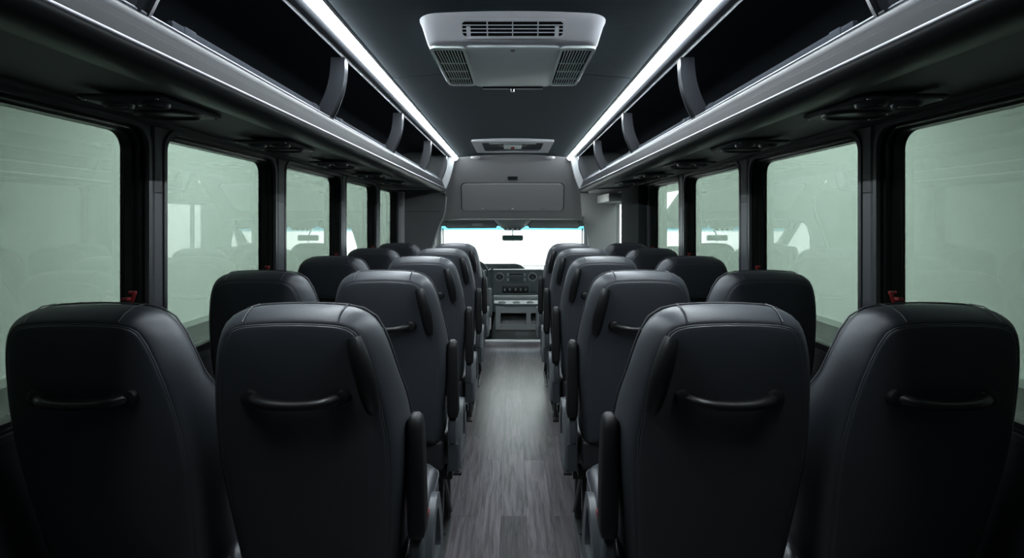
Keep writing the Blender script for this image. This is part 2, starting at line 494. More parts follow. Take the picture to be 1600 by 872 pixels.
# ------------------------------------------------------------------ luggage racks
DIV = [-0.07, 0.96, 1.96, 2.97, 4.00, 4.96]
def rack(s):
    side = 'driver-side' if s < 0 else 'door-side'
    root = empty('luggage_rack', (0, 0, 1.7), 'long open overhead luggage rack along the %s wall with curved brackets' % side, 'luggage rack')
    Z0 = 1.7
    def extr(prof, y0=YB, y1=YR, closed=True):
        b = MB(s)
        rings = [[(p[0], y, p[1] - Z0) for p in prof] for y in (y0, y1)]
        b.loft(rings)
        return b
    face = [(0.692, 1.752), (0.690, 1.780), (0.676, 1.778), (0.671, 1.770), (0.673, 1.757), (0.665, 1.753), (0.6655, 1.742), (0.658, 1.738), (0.6585, 1.726), (0.652, 1.723),
            (0.6525, 1.711), (0.642, 1.707), (0.6365, 1.701), (0.636, 1.693), (0.640, 1.683), (0.655, 1.676), (0.680, 1.671), (0.710, 1.673), (0.740, 1.680), (0.775, 1.692), (0.800, 1.698), (0.805, 1.708), (0.78, 1.715)]
    extr(face).obj('front_rail', 'rack', root, angle=50)
    b = MB(s)
    b.tube([(0.6772, YB, 1.7805 - Z0), (0.6772, YR, 1.7805 - Z0)], 0.0032, 10)  # thin pale tube drawing the highlight along the lip
    b.obj('upper_highlight_trim', 'rack_highlight_trim', root)
    b = MB(s)
    b.tube([(0.6375, YB, 1.7005 - Z0), (0.6375, YR, 1.7005 - Z0)], 0.0036, 10)  # thin pale tube drawing the highlight along the lower bulge
    b.obj('lower_highlight_trim', 'rack_highlight_trim', root)
    und = [(0.79, 1.706), (1.215, 1.734), (1.215, 1.745), (0.70, 1.7475), (0.70, 1.734), (0.79, 1.716)]
    extr(und).obj('bottom_panel', 'rack_under', root, angle=30)
    # wall cove
    extr([(1.165, 1.722), (1.20, 1.714), (1.21, 1.733), (1.165, 1.731)]).obj('wall_moulding', 'rack_under', root)
    # carpeted inside: shelf, back and top
    ins = [(0.688, 1.754), (1.17, 1.756), (1.19, 1.80), (1.18, 1.93), (1.12, 2.01), (0.98, 2.055), (0.648, 2.062)]
    out = [(0.648, 2.085), (1.0, 2.08), (1.15, 2.035), (1.215, 1.93), (1.215, 1.746), (0.688, 1.749)]
    b = MB(s); rings = [[(p[0], y, p[1] - Z0) for p in ins + out] for y in (YB, YR)]
    b.loft(rings)
    b.obj('rack_interior', 'carpet', root, angle=30)
    b = MB(s); b.loft([[(p[0], y, p[1] - Z0) for p in ins] for y in (YR - 0.02, YR + 0.02)])
    b.obj('end_wall', 'rack_under', root)
    # curved brackets
    for y in DIV:
        b = MB(s)
        rings = []
        for t in range(13):
            u = t / 12
            x = 0.622 + (0.680 - 0.622) * u - 0.020 * math.sin(PI * u); z = 2.004 - Z0 + (1.772 - 2.004) * u
            w = 0.015 + 0.008 * u; d = 0.052 + 0.012 * u
            rings.append([(x, y - w, z), (x - 0.004, y - w * 0.45, z), (x + 0.003, y - w * 0.15, z), (x + 0.003, y + w * 0.15, z), (x - 0.004, y + w * 0.45, z),
                          (x, y + w, z), (x + d, y + w, z), (x + d, y - w, z)])
        b.loft(rings)
        b.obj('bracket', 'bracket', root, angle=30)
    for i in range(len(DIV) - 1):
        b = MB(s)
        b.box(0.700, 0.712, DIV[i] + 0.12, DIV[i + 1] - 0.05, 1.796 - Z0, 1.812 - Z0, 0.003)
        b.box(0.698, 0.716, DIV[i] + 0.16, DIV[i] + 0.20, 1.76 - Z0, 1.814 - Z0, 0.003)
        b.box(0.698, 0.716, DIV[i + 1] - 0.12, DIV[i + 1] - 0.08, 1.76 - Z0, 1.814 - Z0, 0.003)
        b.obj('retaining_bar', 'carpet', root)
    # pale end cap facing the cab opening
    b = MB(s)
    rings = []
    for t in range(11):
        u = t / 10
        x = 0.562 + 0.085 * u - 0.014 * math.sin(PI * u) + 0.012 * u * u; z = 1.995 - Z0 - 0.335 * u
        rings.append([(x, YR - 0.014, z), (x - 0.004, YR - 0.006, z), (x - 0.004, YR + 0.03, z), (x + 0.07, YR + 0.03, z), (x + 0.07, YR - 0.014, z)])
    b.loft(rings)
    b.obj('end_cap', 'partition', root, angle=40)
    b = MB(s); b.loft([[(p[0], y, p[1] - Z0) for p in face[:-1]] for y in (YR, YR + 0.012)])
    b.obj('rail_end_cap', 'rack', root, angle=40)
    return root
rack(-1); rack(1)

# ------------------------------------------------------------------ LED strips
YL = 0.40            # the strips start over the rear aisle
def led(s):
    side = 'driver-side' if s < 0 else 'door-side'
    root = empty('light_strip', (0, 0, 2.0), 'long glowing white LED strip between the ceiling and the %s rack' % side, 'light')
    b = MB(s)
    prof = [(0.512, 0.022), (0.516, 0.008), (0.524, 0.005), (0.530, 0.006), (0.533, 0.012), (0.573, 0.012), (0.576, 0.006), (0.588, 0.004), (0.600, 0.005), (0.604, 0.012), (0.628, 0.014), (0.634, 0.006), (0.642, 0.010), (0.642, 0.060), (0.512, 0.06)]
    b.loft([[(p[0], y, p[1]) for p in prof] for y in (YL - 0.03, YR + 0.01)])
    b.obj('channel', 'channel', root, angle=30)
    b = MB(s)
    prof = [(0.5335, 0.0121), (0.5335, 0.004), (0.540, -0.004), (0.566, -0.004), (0.5725, 0.004), (0.5725, 0.0121)]
    b.loft([[(p[0], y, p[1]) for p in prof] for y in (YL, YR + 0.005)])
    b.obj('diffuser', 'led', root, angle=60)
    b = MB(s); b.lathe([(0, -0.012), (0.034, -0.012), (0.038, 0), (0.034, 0.014), (0, 0.014)], (0.556, YR + 0.025, 0.008), 'y', 20)
    b.obj('end_cap', 'cab_light', root)
led(-1); led(1)

# ------------------------------------------------------------------ reading light and speaker units below the racks
def unit_proto(s):
    root = empty('reading_light_unit', (s * 0.965, 0, 1.709), '', 'reading light')
    b = MB(s); b.loft([[(p[0], p[1], z) for p in rrect(0, 0, 0.105 * k, 0.145 * k, 0.02, 4)] for z, k in ((-0.001, 1.0), (-0.007, 1.0), (-0.011, 0.96))])
    b.obj('base_plate', 'wall', root)
    for (x, y, r) in ((-0.048, -0.078, 0.036), (0.045, -0.075, 0.034)):
        b = MB(s); b.lathe([(r * 0.70, -0.010), (r * 0.72, -0.017), (r * 0.9, -0.021), (r, -0.017), (r * 1.04, -0.010)], (x, y, 0), 'z', 24)
        e = b.obj('bezel', 'gasket', root)
        b = MB(s); b.lathe([(0, -0.013), (r * 0.5, -0.018), (r * 0.74, -0.013), (r * 0.74, -0.0105), (0, -0.0105)], (x, y, 0), 'z', 20)
        b.obj('light_lens', 'screen', e)
        b = MB(s); b.box(x - r * 0.8, x + r * 0.8, y - 0.003, y + 0.003, -0.019, -0.016, 0.001); b.obj('vent_blade', 'black_plastic', e)
    b = MB(s); b.loft([[(p[0] , p[1] + 0.055, z) for p in rrect(0, 0, hx, hy, min(hx, hy) * 0.95, 6)] for z, hx, hy in ((-0.010, 0.088, 0.062), (-0.017, 0.086, 0.06), (-0.019, 0.078, 0.052), (-0.013, 0.070, 0.046))])
    b.obj('speaker_grille', 'black_plastic', root)
    for (x, y) in ((-0.09, 0.13), (0.09, 0.13), (-0.09, -0.13), (0.09, -0.13), (0.0, -0.04)):
        b = MB(s)
        b.lathe([(0, -0.014), (0.004, -0.013), (0.005, -0.010), (0, -0.010)], (x, y, 0), 'z', 10)
        b.obj('screw', 'chrome', root)
    return root
ROWN = ['rearmost', 'second from the rear', 'middle', 'second from the front', 'frontmost']
for s in (-1, 1):
    p = unit_proto(s); kids = tree_of(p)
    side = 'driver-side' if s < 0 else 'door-side'
    for i, y in enumerate((1.42, 2.15, 2.88, 3.60, 4.32)):
        o = p if i == 0 else copy_tree(p, kids)
        o.location = (s * 0.965, y, 1.709)
        tag(o, 'black reading light unit under the %s rack above the %s row' % (side, ROWN[i]), 'reading light', 'reading light units under the racks')

# ------------------------------------------------------------------ seats
def back_outline():
    """half outline (x, z) from the bottom centre up the side to the top centre"""
    side = [(0.10, 0.515), (0.165, 0.518), (0.192, 0.535), (0.200, 0.60), (0.205, 0.68), (0.212, 0.76), (0.217, 0.84), (0.216, 0.92), (0.209, 0.99), (0.200, 1.05),
            (0.189, 1.105), (0.176, 1.150), (0.158, 1.185), (0.130, 1.205), (0.095, 1.213), (0.05, 1.216)]
    full = [(x, z) for x, z in side] + [(0.0, 1.217)] + [(-x, z) for x, z in side[::-1]] + [(0.0, 0.514)]
    return full
def outline_inset(pts, d):
    n = len(pts); out = []
    for i in range(n):
        a, c = pts[i - 1], pts[(i + 1) % n]
        tx, tz = c[0] - a[0], c[1] - a[1]; l = math.hypot(tx, tz)
        nx, nz = -tz / l, tx / l
        out.append((pts[i][0] + nx * d, pts[i][1] + nz * d))
    return out
def lean(z): return -0.235 * (z - 0.50) - 0.03 * max(0, z - 0.95)
def y_rear(z): return lean(z)                                  # rear skin, y grows to the front
def seat_back(s):
    P = back_outline()
    b = MB(s)
    def thick(y, z):
        # side bolsters: the back grows deeper below the head
        t = min(1, max(0, (1.08 - z) / 0.15)); t = t * t * (3 - 2 * t)
        return y * (1 + 0.55 * t) if y > 0.04 else y
    def ring(d, y):
        return [(x, lean(z) + thick(y, z), z) for x, z in outline_inset(P, d)]
    def shrunk(k, y):
        R = []
        for x, z in outline_inset(P, 0.038):
            zm = min(max(z, 0.75), 1.0)
            R.append((x * k, lean(zm + (z - zm) * k) + y, zm + (z - zm) * k))
        return R
    rings = [shrunk(0.05, -0.012), shrunk(0.5, -0.011), shrunk(0.85, -0.006), ring(0.041, -0.0015), ring(0.0355, -0.0005), ring(0.034, 0.004), ring(0.031, 0.0045), ring(0.026, 0.0045), ring(0.010, 0.022), ring(0.0, 0.050), ring(0.0, 0.085), ring(0.012, 0.112), ring(0.035, 0.122), shrunk(0.8, 0.118), shrunk(0.45, 0.112), shrunk(0.05, 0.110)]
    b.loft(rings)
    return b
def seat(s, aisle):
    # origin: floor point under the lower rear edge of the backrest; +x (before mirroring) points to the window
    root = empty('passenger_seat', (0, 0, 0), '', 'seat')
    seat_back(s).obj('backrest', 'leather', root, angle=70, sub=1)
    P = back_outline()
    # stitching along the rear panel and across the top boxing
    b = MB(s)
    Q = [(x, lean(z) + 0.004, z) for x, z in outline_inset(P, 0.0335)][4:29]
    b.tube(Q, 0.0020, 6)
    for sx in (-1, 1):
        b.tube([(sx * 0.098, lean(1.186) - 0.0005, 1.1895), (sx * 0.098, lean(1.2) + 0.022, 1.2035), (sx * 0.099, lean(1.21) + 0.05, 1.2135), (sx * 0.099, lean(1.21) + 0.085, 1.2135)], 0.0014, 6)
    Q = [(x, lean(z) + 0.094 * (1 + 0.55 * (lambda t: t * t * (3 - 2 * t))(min(1, max(0, (1.08 - z) / 0.15)))), z) for x, z in outline_inset(P, 0.0015)][4:29]
    b.tube(Q, 0.0022, 6)
    b.obj('stitching', 'stitch', root)
    # lower skirt and recliner frame behind the cushion
    b = MB(s); b.box(-0.195, 0.195, 0.01, 0.10, 0.43, 0.545, 0.018, 3)
    b.obj('back_skirt', 'shell', root)
    # cushion
    b = MB(s)
    rings = []
    for (k, z) in ((0.90, 0.395), (0.99, 0.41), (1.0, 0.45), (1.0, 0.50), (0.985, 0.525), (0.93, 0.543), (0.80, 0.547), (0.4, 0.540)):
        rings.append([(p[0] * k, 0.335 + p[1] * k, z + 0.02 * (p[1] / 0.235) * (1 if z > .5 else 0)) for p in rrect(0, 0, 0.212, 0.235, 0.05, 5)])
    b.loft(rings)
    b.obj('cushion', 'leather_side', root, angle=60)
    b = MB(s); b.tube([(p[0], 0.335 + p[1], 0.522 + 0.02 * p[1] / 0.235) for p in rrect(0, 0, 0.2115, 0.2345, 0.05, 5)] + [(0.2115, 0.335 + 0.18, 0.535)], 0.0022, 6)
    b.obj('cushion_piping', 'stitch', root)
    b = MB(s); b.box(-0.20, 0.20, 0.09, 0.54, 0.365, 0.405, 0.008)
    b.obj('seat_pan', 'steel_black', root)
    # horizontal grab handle with sockets
    b = MB(s); zc_, yc = 1.022, lean(1.022) - 0.012
    path = []; rr = []
    for t in range(17):
        u = t / 16 * 2 - 1
        out = 0.034 * (1 - abs(u) ** 5)
        path.append((0.098 * u, yc + 0.012 - out, zc_ - 0.004 - 0.010 * (1 - u * u) + 0.004))
        rr.append(0.0125 + 0.003 * abs(u) ** 3)
    b.tube(path, rr, 12, 0.85)
    h = b.obj('grab_handle', 'black_plastic', root, angle=60)
    for sx in (-1, 1):
        b = MB(s); b.lathe([(0.0, -0.014), (0.010, -0.015), (0.0165, -0.012), (0.020, -0.004), (0.021, 0.010)], (sx * 0.098, yc + 0.004, zc_), 'y', 18)
        b.obj('handle_socket', 'black_plastic', h)
    if aisle:
        # upright grab handle on the aisle side
        b = MB(s); path = []; rr = []
        for t in range(17):
            u = t / 16
            z = 1.158 - 0.165 * u
            x = -(0.134 + 0.030 * u) - 0.006 * math.sin(PI * u)
            yy = lean(z) - 0.004 - 0.024 * math.sin(PI * min(1, max(0, 0.06 + u * 0.88))) ** 0.6
            path.append((x, yy, z)); rr.append(0.0145 + 0.007 * math.sin(PI * min(1, u * 1.0)) ** 0.7)
        b.tube(path, rr, 14, 1.0)
        b.obj('upright_handle', 'black_plastic', root, angle=60)
        # folded-up armrest
        b = MB(s)
        rings = []
        for t, (z, k) in enumerate(((0.640, 0.55), (0.646, 0.85), (0.665, 1.0), (0.75, 1.0), (0.85, 0.95), (0.915, 0.86), (0.934, 0.72), (0.943, 0.45), (0.945, 0.15))):
            cy_ = 0.012 - 0.10 * (z - 0.64)
            rings.append([(p[0] - 0.2335, cy_ + p[1], z) for p in rrect(0, 0, 0.0215 * k, 0.036 * k, 0.016 * k, 4)])
        b.loft(rings)
        b.obj('armrest', 'soft_black', root, angle=50)
        # hinge cover at the cushion side
        b = MB(s)
        prof = [(0.005, 0.435), (0.005, 0.60), (0.012, 0.625), (0.035, 0.640), (0.075, 0.640), (0.12, 0.625), (0.19, 0.58), (0.26, 0.53), (0.33, 0.49), (0.33, 0.445), (0.30, 0.435)]
        b.prism(prof, 'x', -0.246, -0.212, 0.006)
        hc = b.obj('hinge_cover', 'grey_plastic', root, angle=35)
        b = MB(s); b.prism([(-0.008, 0.545), (-0.012, 0.60), (-0.002, 0.632), (0.02, 0.644), (0.05, 0.642), (0.05, 0.545)], 'x', -0.243, -0.218, 0.004)
        b.obj('hinge_cap', 'grey_plastic_dark', hc)
        b = MB(s); b.prism([(-0.003, 0.436), (-0.003, 0.540), (0.10, 0.540), (0.16, 0.436)], 'x', -0.250, -0.214, 0.004)
        b.obj('lower_cover', 'grey_plastic_dark', hc)
        b = MB(s); b.box(-0.247, -0.228, 0.075, 0.105, 0.636, 0.654, 0.003)
        b.obj('release_button', 'red', hc)['label'] = 'small red release button'
        # looped recline lever
        b = MB(s)
        outer = [(0.015, 0.44), (0.02, 0.50), (0.045, 0.57), (0.08, 0.63), (0.12, 0.663), (0.155, 0.668), (0.185, 0.655), (0.22, 0.60), (0.25, 0.53), (0.27, 0.46), (0.26, 0.435), (0.14, 0.43)]
        inner = [(0.070, 0.50), (0.075, 0.52), (0.090, 0.56), (0.11, 0.60), (0.13, 0.625), (0.15, 0.632), (0.165, 0.622), (0.18, 0.590), (0.195, 0.555), (0.205, 0.515), (0.20, 0.50), (0.14, 0.495)]
        b.ring(outer, inner, 'x', -0.262, -0.244)
        b.obj('recline_lever', 'grey_plastic', hc, angle=35)
    return root

PITCH = 0.76
Y0 = 1.255
pos_w = ['window', 'aisle']
def seat_label(s, aisle, r):
    side = 'driver-side' if s < 0 else 'door-side'
    where = {0: 'rearmost row, nearest the camera', 1: 'second row from the rear', 2: 'middle row', 3: 'second row from the front', 4: 'frontmost row by the cab'}[r]
    if aisle: return 'dark leather aisle seat with folded armrest, %s of the %s' % (where.split(',')[0], side) if False else 'dark leather %s aisle seat with upright handle, %s' % (side, where)
    return 'dark leather %s window seat, %s' % (side, where)
for s in (-1, 1):
    side = 'driver-side' if s < 0 else 'door-side'
    for aisle in (False, True):
        p = seat(s, aisle); kids = tree_of(p)
        for r in range(5):
            o = p if r == 0 else copy_tree(p, kids)
            o.location = (s * (0.462 if aisle else 0.915), Y0 + PITCH * r, 0)
            tag(o, seat_label(s, aisle, r), 'seat', 'leather passenger seats')
    # pair frames
    p = empty('seat_pedestal', (0, 0, 0), '', 'seat base')
    for y in (0.17, 0.43):
        b = MB(s)
        b.tube([(0.305, y + 0.02, 0.335), (0.305, y + 0.01, 0.18), (0.305, y, 0.012)], [0.017, 0.015, 0.017], 10)
        b.obj('leg', 'steel_black', p)
    b = MB(s); b.box(0.28, 0.33, 0.10, 0.50, 0.0, 0.014, 0.004)
    for y in (0.12, 0.30, 0.48): b.lathe([(0, 0.022), (0.010, 0.021), (0.011, 0.014), (0, 0.014)], (0.305, y, 0), 'z', 6)
    b.obj('foot_plate', 'steel_black', p)
    b = MB(s)
    for y in (0.16, 0.44): b.box(0.25, 1.196, y, y + 0.04, 0.325, 0.365, 0.004)
    b.tube([(0.29, 0.19, 0.34), (0.29, 0.44, 0.04)], 0.009, 8)
    b.obj('cross_rail', 'steel_black', p)
    kids = tree_of(p)
    for r in range(5):
        o = p if r == 0 else copy_tree(p, kids)
        o.location = (0, Y0 + PITCH * r, 0)
        tag(o, 'black steel seat pedestal under the %s pair of the %s' % (side, ['rearmost row', 'second row from the rear', 'middle row', 'second row from the front', 'frontmost row'][r]), 'seat base', 'seat pedestals')

# ------------------------------------------------------------------ roof air conditioner
def grille_slats(b, x0, x1, y0, y1, z, nx, ny, t=0.002, d=0.006):
    for i in range(1, nx):
        x = x0 + (x1 - x0) * i / nx; b.box(x - t, x + t, y0, y1, z - d, z)
    for j in range(1, ny):
        y = y0 + (y1 - y0) * j / ny; b.box(x0, x1, y - t, y + t, z - d * 0.8, z)
ac = empty('air_conditioner', (0, 1.905, 2.022), 'white ceiling air conditioner with three louvred grilles, above the aisle near the camera', 'air conditioner')
b = MB()
def shp(hw, y0, y1, z, r, tw):
    """rounded plan outline, near edge wider than the far one by tw"""
    pts = rrect(0, (y0 + y1) / 2, hw, (y1 - y0) / 2, r, 6)
    return [(p[0] * (1 - tw * (p[1] - y0) / (y1 - y0)), p[1], z) for p in pts]
b.loft([shp(0.288, -0.305, 0.30, 0.035, 0.06, 0.02), shp(0.293, -0.312, 0.305, 0.012, 0.06, 0.02), shp(0.293, -0.310, 0.305, 0.000, 0.06, 0.02),
        shp(0.287, -0.3015, 0.296, -0.0125, 0.06, 0.02), shp(0.274, -0.268, 0.275, -0.0585, 0.055, 0.02), shp(0.264, -0.257, 0.265, -0.0635, 0.05, 0.02)])
b.obj('housing', 'white_plastic', ac, angle=50)
b = MB()
b.loft([shp(0.152, -0.235, 0.262, -0.060, 0.02, -0.02), shp(0.150, -0.232, 0.260, -0.070, 0.02, -0.02), shp(0.144, -0.226, 0.252, -0.073, 0.02, -0.02)])
b.obj('center_panel', 'white_panel_lit', ac, angle=40)
for s in (-1, 1):
    # side return grille: frame, void, slats, skewed with the housing
    b = MB(s)
    def q(x, y): return (x * (1 - 0.04 * (y + 0.25) / 0.5), y)
    out = [q(*p) for p in rrect(0.2115, 0.01, 0.058, 0.238, 0.025, 4)]; inn = [q(*p) for p in rrect(0.2115, 0.01, 0.048, 0.215, 0.014, 4)]
    b.ring(out, inn, 'z', -0.072, -0.062)
    g = b.obj('return_grille', 'white_panel_lit', ac, angle=40)
    b = MB(s); b.prism(inn, 'z', -0.0646, -0.0630); b.obj('grille_void', 'void', g)
    b = MB(s)
    for i in range(1, 10):
        x = 0.1635 + 0.096 * i / 10
        a, c = q(x, -0.205), q(x, 0.225)
        b.loft([[(p[0] - .0014, p[1], -0.071), (p[0] + .0014, p[1], -0.071), (p[0] + .0014, p[1], -0.0658), (p[0] - .0014, p[1], -0.0658)] for p in (a, c)])
    for y in (-0.05, 0.05, 0.15):
        b.box(0.165, 0.255, y - 0.0015, y + 0.0015, -0.070, -0.0658)
    b.obj('louvre', 'white_panel_lit', g)
# supply grille on the sloping near face
slope = Vector((0, 0.0335, -0.046)).normalized()
def nf(x, t, off=0.0):
    """point on the near face: t metres down the slope, off metres proud of it"""
    nrm = Vector((0, -0.046, -0.0335)).normalized()
    p = Vector((x, -0.3015, -0.0125)) + slope * t + nrm * off
    return tuple(p)
def slab(b, x0, x1, t0, t1, o0, o1):
    b.loft([[nf(x0, t0, o), nf(x1, t0, o), nf(x1, t1, o), nf(x0, t1, o)] for o in (o0, o1)])
b = MB()
outl = rrect(0, 0.0235, 0.164, 0.029, 0.014, 4); inl = rrect(0, 0.0235, 0.155, 0.0225, 0.010, 4)
R = [[b.v(nf(p[0], p[1], o)) for p in L_] for L_, o in ((inl, 0.0005), (inl, 0.006), (outl, 0.006), (outl, -0.001))]
for A, B_ in zip(R[:-1], R[1:]):
    for i in range(len(A)):
        j = (i + 1) % len(A); b.f([A[i], A[j], B_[j], B_[i]])
sg = b.obj('supply_grille', 'white_plastic', ac, angle=40)
b = MB(); b.loft([[nf(p[0], p[1], o) for p in inl] for o in (0.0003, 0.0012)]); b.obj('grille_void', 'void', sg)
b = MB()
for t in (0.0125, 0.0235, 0.0345): slab(b, -0.155, 0.155, t - 0.0012, t + 0.0012, 0.001, 0.005)
for x in (-0.078, 0, 0.078): slab(b, x - 0.0018, x + 0.0018, 0.002, 0.045, 0.001, 0.0058)
b.obj('louvre', 'white_plastic', sg)
for s in (-1, 1):
    b = MB(s); slab(b, 0.130, 0.142, 0.016, 0.044, 0.001, 0.010); b.obj('vent_tab', 'white_plastic', sg)
b = MB(); b.lathe([(0, -0.076), (0.007, -0.0755), (0.009, -0.072), (0, -0.072)], (0, -0.205, 0), 'z', 14); b.obj('sensor', 'gasket', ac)
b = MB(); b.box(-0.125, 0.125, 0.262, 0.280, -0.078, -0.060, 0.003)
hb = b.obj('hinge_bar', 'gasket', ac)
b = MB(); b.lathe([(0, -0.090), (0.006, -0.089), (0.008, -0.078), (0, -0.076)], (0, 0.272, 0), 'z', 14); b.obj('knob', 'chrome', hb)

# ------------------------------------------------------------------ roof escape hatch
ht = empty('roof_hatch', (0, 4.415, 2.032), 'white-framed roof escape hatch with red knob, above the aisle near the cab', 'hatch')
b = MB(); b.ring([(p[0], p[1]) for p in rrect(0, 0, 0.322, 0.345, 0.012, 3)], [(p[0], p[1]) for p in rrect(0, 0, 0.25, 0.265, 0.03, 3)], 'z', -0.022, 0.03)
b.obj('hatch_frame', 'white_plastic', ht)
b = MB(); b.box(-0.26, 0.26, -0.275, 0.275, 0.010, 0.02); b.obj('hatch_lid', 'bulkhead_panel', ht)
b = MB(); b.box(-0.19, 0.19, -0.235, -0.15, -0.016, 0.0, 0.004)
bar = b.obj('instruction_plate', 'white_plastic', ht)
b = MB()
for x, w in ((-0.09, 0.012), (-0.07, 0.004), (-0.045, 0.006), (-0.02, 0.022), (0.02, 0.012), (0.05, 0.01), (0.085, 0.012)): b.box(x, x + w, -0.17, -0.155, -0.0175, -0.016)
b.obj('plate_marking', 'black_plastic', bar)
b = MB(); b.box(-0.075, 0.075, -0.11, 0.12, -0.020, 0.012, 0.006); hb = b.obj('latch_box', 'white_panel_lit', ht)
b = MB(); b.lathe([(0, -0.034), (0.014, -0.033), (0.017, -0.028), (0.012, -0.018), (0, -0.018)], (0, 0.0, 0), 'z', 16); b.obj('knob', 'red', hb)['label'] = 'round red release knob'
for s in (-1, 1):
    b = MB(s); b.prism([(0.075, -0.10), (0.135, -0.12), (0.085, 0.02), (0.075, 0.05)], 'z', -0.014, 0.012); b.obj('latch_arm', 'black_plastic', ht)

# ------------------------------------------------------------------ front bulkhead above the cab
# sloping lining: (y, z, half width)
BK = [(5.05, 2.06, 0.60), (5.052, 2.02, 0.63), (5.10, 1.985, 0.645), (5.26, 1.88, 0.665), (5.51, 1.72, 0.705), (5.75, 1.565, 0.745), (5.95, 1.43, 0.785), (6.03, 1.395, 0.80)]
b = MB()
rows_ = []
for (y, z, w) in BK:
    r = []
    for t in range(17):
        u = t / 16 * 2 - 1
        r.append((w * u, y - 0.10 * max(0, abs(u) - 0.72) ** 2 * 3, z + (0.012 * (1 - u * u) if z > 1.5 else 0)))
    rows_.append(r + [(p[0], p[1] + 0.06, p[2] + 0.05) for p in r[::-1]])
b.loft(rows_)
bk = tag(b.obj('wall_front', 'bulkhead', angle=50), 'grey fabric-lined bulkhead sloping down over the cab opening', 'bulkhead', kind='structure')
def on_bk(x, y, off=0.0):
    """point on the bulkhead slope at depth y"""
    for (a, c) in zip(BK[:-1], BK[1:]):
        if a[0] <= y <= c[0]:
            t = (y - a[0]) / (c[0] - a[0]); z = a[1] + (c[1] - a[1]) * t
            w = a[2] + (c[2] - a[2]) * t; break
    u = x / w
    return (x, y - off * 0.53 - 0.10 * max(0, abs(u) - 0.72) ** 2 * 3, z + 0.012 * (1 - u * u) - off * 0.85)
def bk_prism(b, pts, o0, o1): b.loft([[on_bk(p[0], p[1], o) for p in pts] for o in (o0, o1)])
pn = [(x * (1 + 0.07 * (y - 5.41) / 0.44 * 0.9), y) for x, y in rrect(0, 5.63, 0.535, 0.215, 0.05, 6)]
b = MB(); R = [(x * 0.985, 5.63 + (y - 5.63) * 0.965) for x, y in pn]
bk_prism(b, pn, 0.001, 0.004); b.obj('panel_gap', 'black_plastic', bk)
b = MB()
b.loft([[on_bk(p[0], p[1], o) for p in R] for o in (0.003, 0.010)])
pnl = b.obj('access_panel', 'bulkhead_panel', bk)
b = MB()
for x in (-0.33, 0.0, 0.33):
    c = on_bk(x, 5.80, 0.012); r = 0.014 if x == 0 else 0.008
    b.lathe([(0, -0.006), (r * 0.8, -0.005), (r, 0), (r, 0.004), (0, 0.004)], c, 'y', 14)
b.obj('fastener', 'chrome', pnl)
b = MB(); bk_prism(b, rrect(0, 5.355, 0.050, 0.020, 0.004, 2), 0.0, 0.010); b.obj('display_window', 'black_plastic', bk)
for s in (-1, 1):
    o = empty('marker_light', (s * 0.36, 5.04, 1.995), 'small oval white lamp at the ceiling edge, %s of the hatch' % ('driver side' if s < 0 else 'door side'), 'light', 'oval lamps above the bulkhead')
    b = MB(); b.lathe([(0, -0.014), (0.025, -0.013), (0.04, -0.006), (0.045, 0.004), (0.045, 0.012)], (0, 0, 0), 'z', 20); q_ = b.obj('lens', 'white_plastic', o)
    b = MB(); b.lathe([(0.043, -0.001), (0.049, -0.001), (0.049, 0.008), (0.043, 0.008)], (0, 0, 0), 'z', 20); b.obj('bezel', 'cab_light', o)

# soffits over the entry and behind the driver
for s in (-1, 1):
    b = MB(s); b.box(0.68, 1.27, YR + 0.05, 6.42, 1.725, 1.78)
    b.box(0.70, 1.27, YR + 0.02, YR + 0.08, 1.70, 2.10)
    b.prism([(0.66, 1.72), (0.66, 2.1), (0.72, 2.1), (0.80, 1.72)], 'y', 5.25, 5.30)
    tag(b.obj('ceiling_soffit', 'bulkhead'), 'grey soffit panel past the %s rack end' % ('driver-side' if s < 0 else 'door-side'), 'soffit', kind='structure')
# closing panels between bulkhead edge and soffit
for s in (-1,):
    b = MB(s)
    rows_ = [[(w - 0.012, y - 0.062, z), (w + 0.16, y - 0.02, z), (w + 0.16, y + 0.05, z), (w - 0.012, y + 0.05, z)] for (y, z, w) in BK[2:]]
    rows_ = [[(w - 0.006, y - 0.060 if False else y - 0.022, z), (1.0, y - 0.012, z), (1.0, y + 0.06, z), (w - 0.006, y + 0.06, z)] for (y, z, w) in BK[5:]]
    b.loft(rows_)
    tag(b.obj('trim_%d' % (20 + s), 'bulkhead'), 'grey closing panel beside the bulkhead on the %s' % ('driver side' if s < 0 else 'door side'), 'trim panel', kind='structure')

# driver-side partition behind the driver, with the curved opening edge
edge = [(0.700, 1.74), (0.722, 1.50), (0.742, 1.42), (0.775, 1.36), (0.805, 1.28), (0.835, 1.19), (0.865, 1.08), (0.885, 0.95), (0.895, 0.80), (0.90, 0.0)]
b = MB(-1); b.prism(edge + [(1.27, 0.0), (1.27, 1.74)], 'y', 5.60, 5.66)
pl = tag(b.obj('wall_partition', 'partition'), 'grey fabric partition behind the driver with a curved edge', 'partition', kind='structure')
b = MB(-1); b.tube([(x, 5.605, z) for x, z in edge], 0.008, 8); b.obj('edge_moulding', 'cab_light', pl)
b = MB(-1); b.box(0.76, 1.25, 5.597, 5.602, 1.488, 1.492); b.obj('panel_seam', 'black_plastic', pl)
b = MB(-1); b.box(1.15, 1.20, 5.50, 5.60, 0.0, 1.70, 0.008); tag(b.obj('trim_30', 'bulkhead_panel'), 'pale corner post between the last driver-side window and the partition', 'corner post', kind='structure')
# door-side wall post behind the entry door
b = MB(1); b.box(1.125, 1.21, 4.70, 5.44, 0.0, 1.705, 0.01); tag(b.obj('wall_entry', 'post'), 'dark grey panelled post between the last door-side window and entry door', 'wall post', kind='structure')
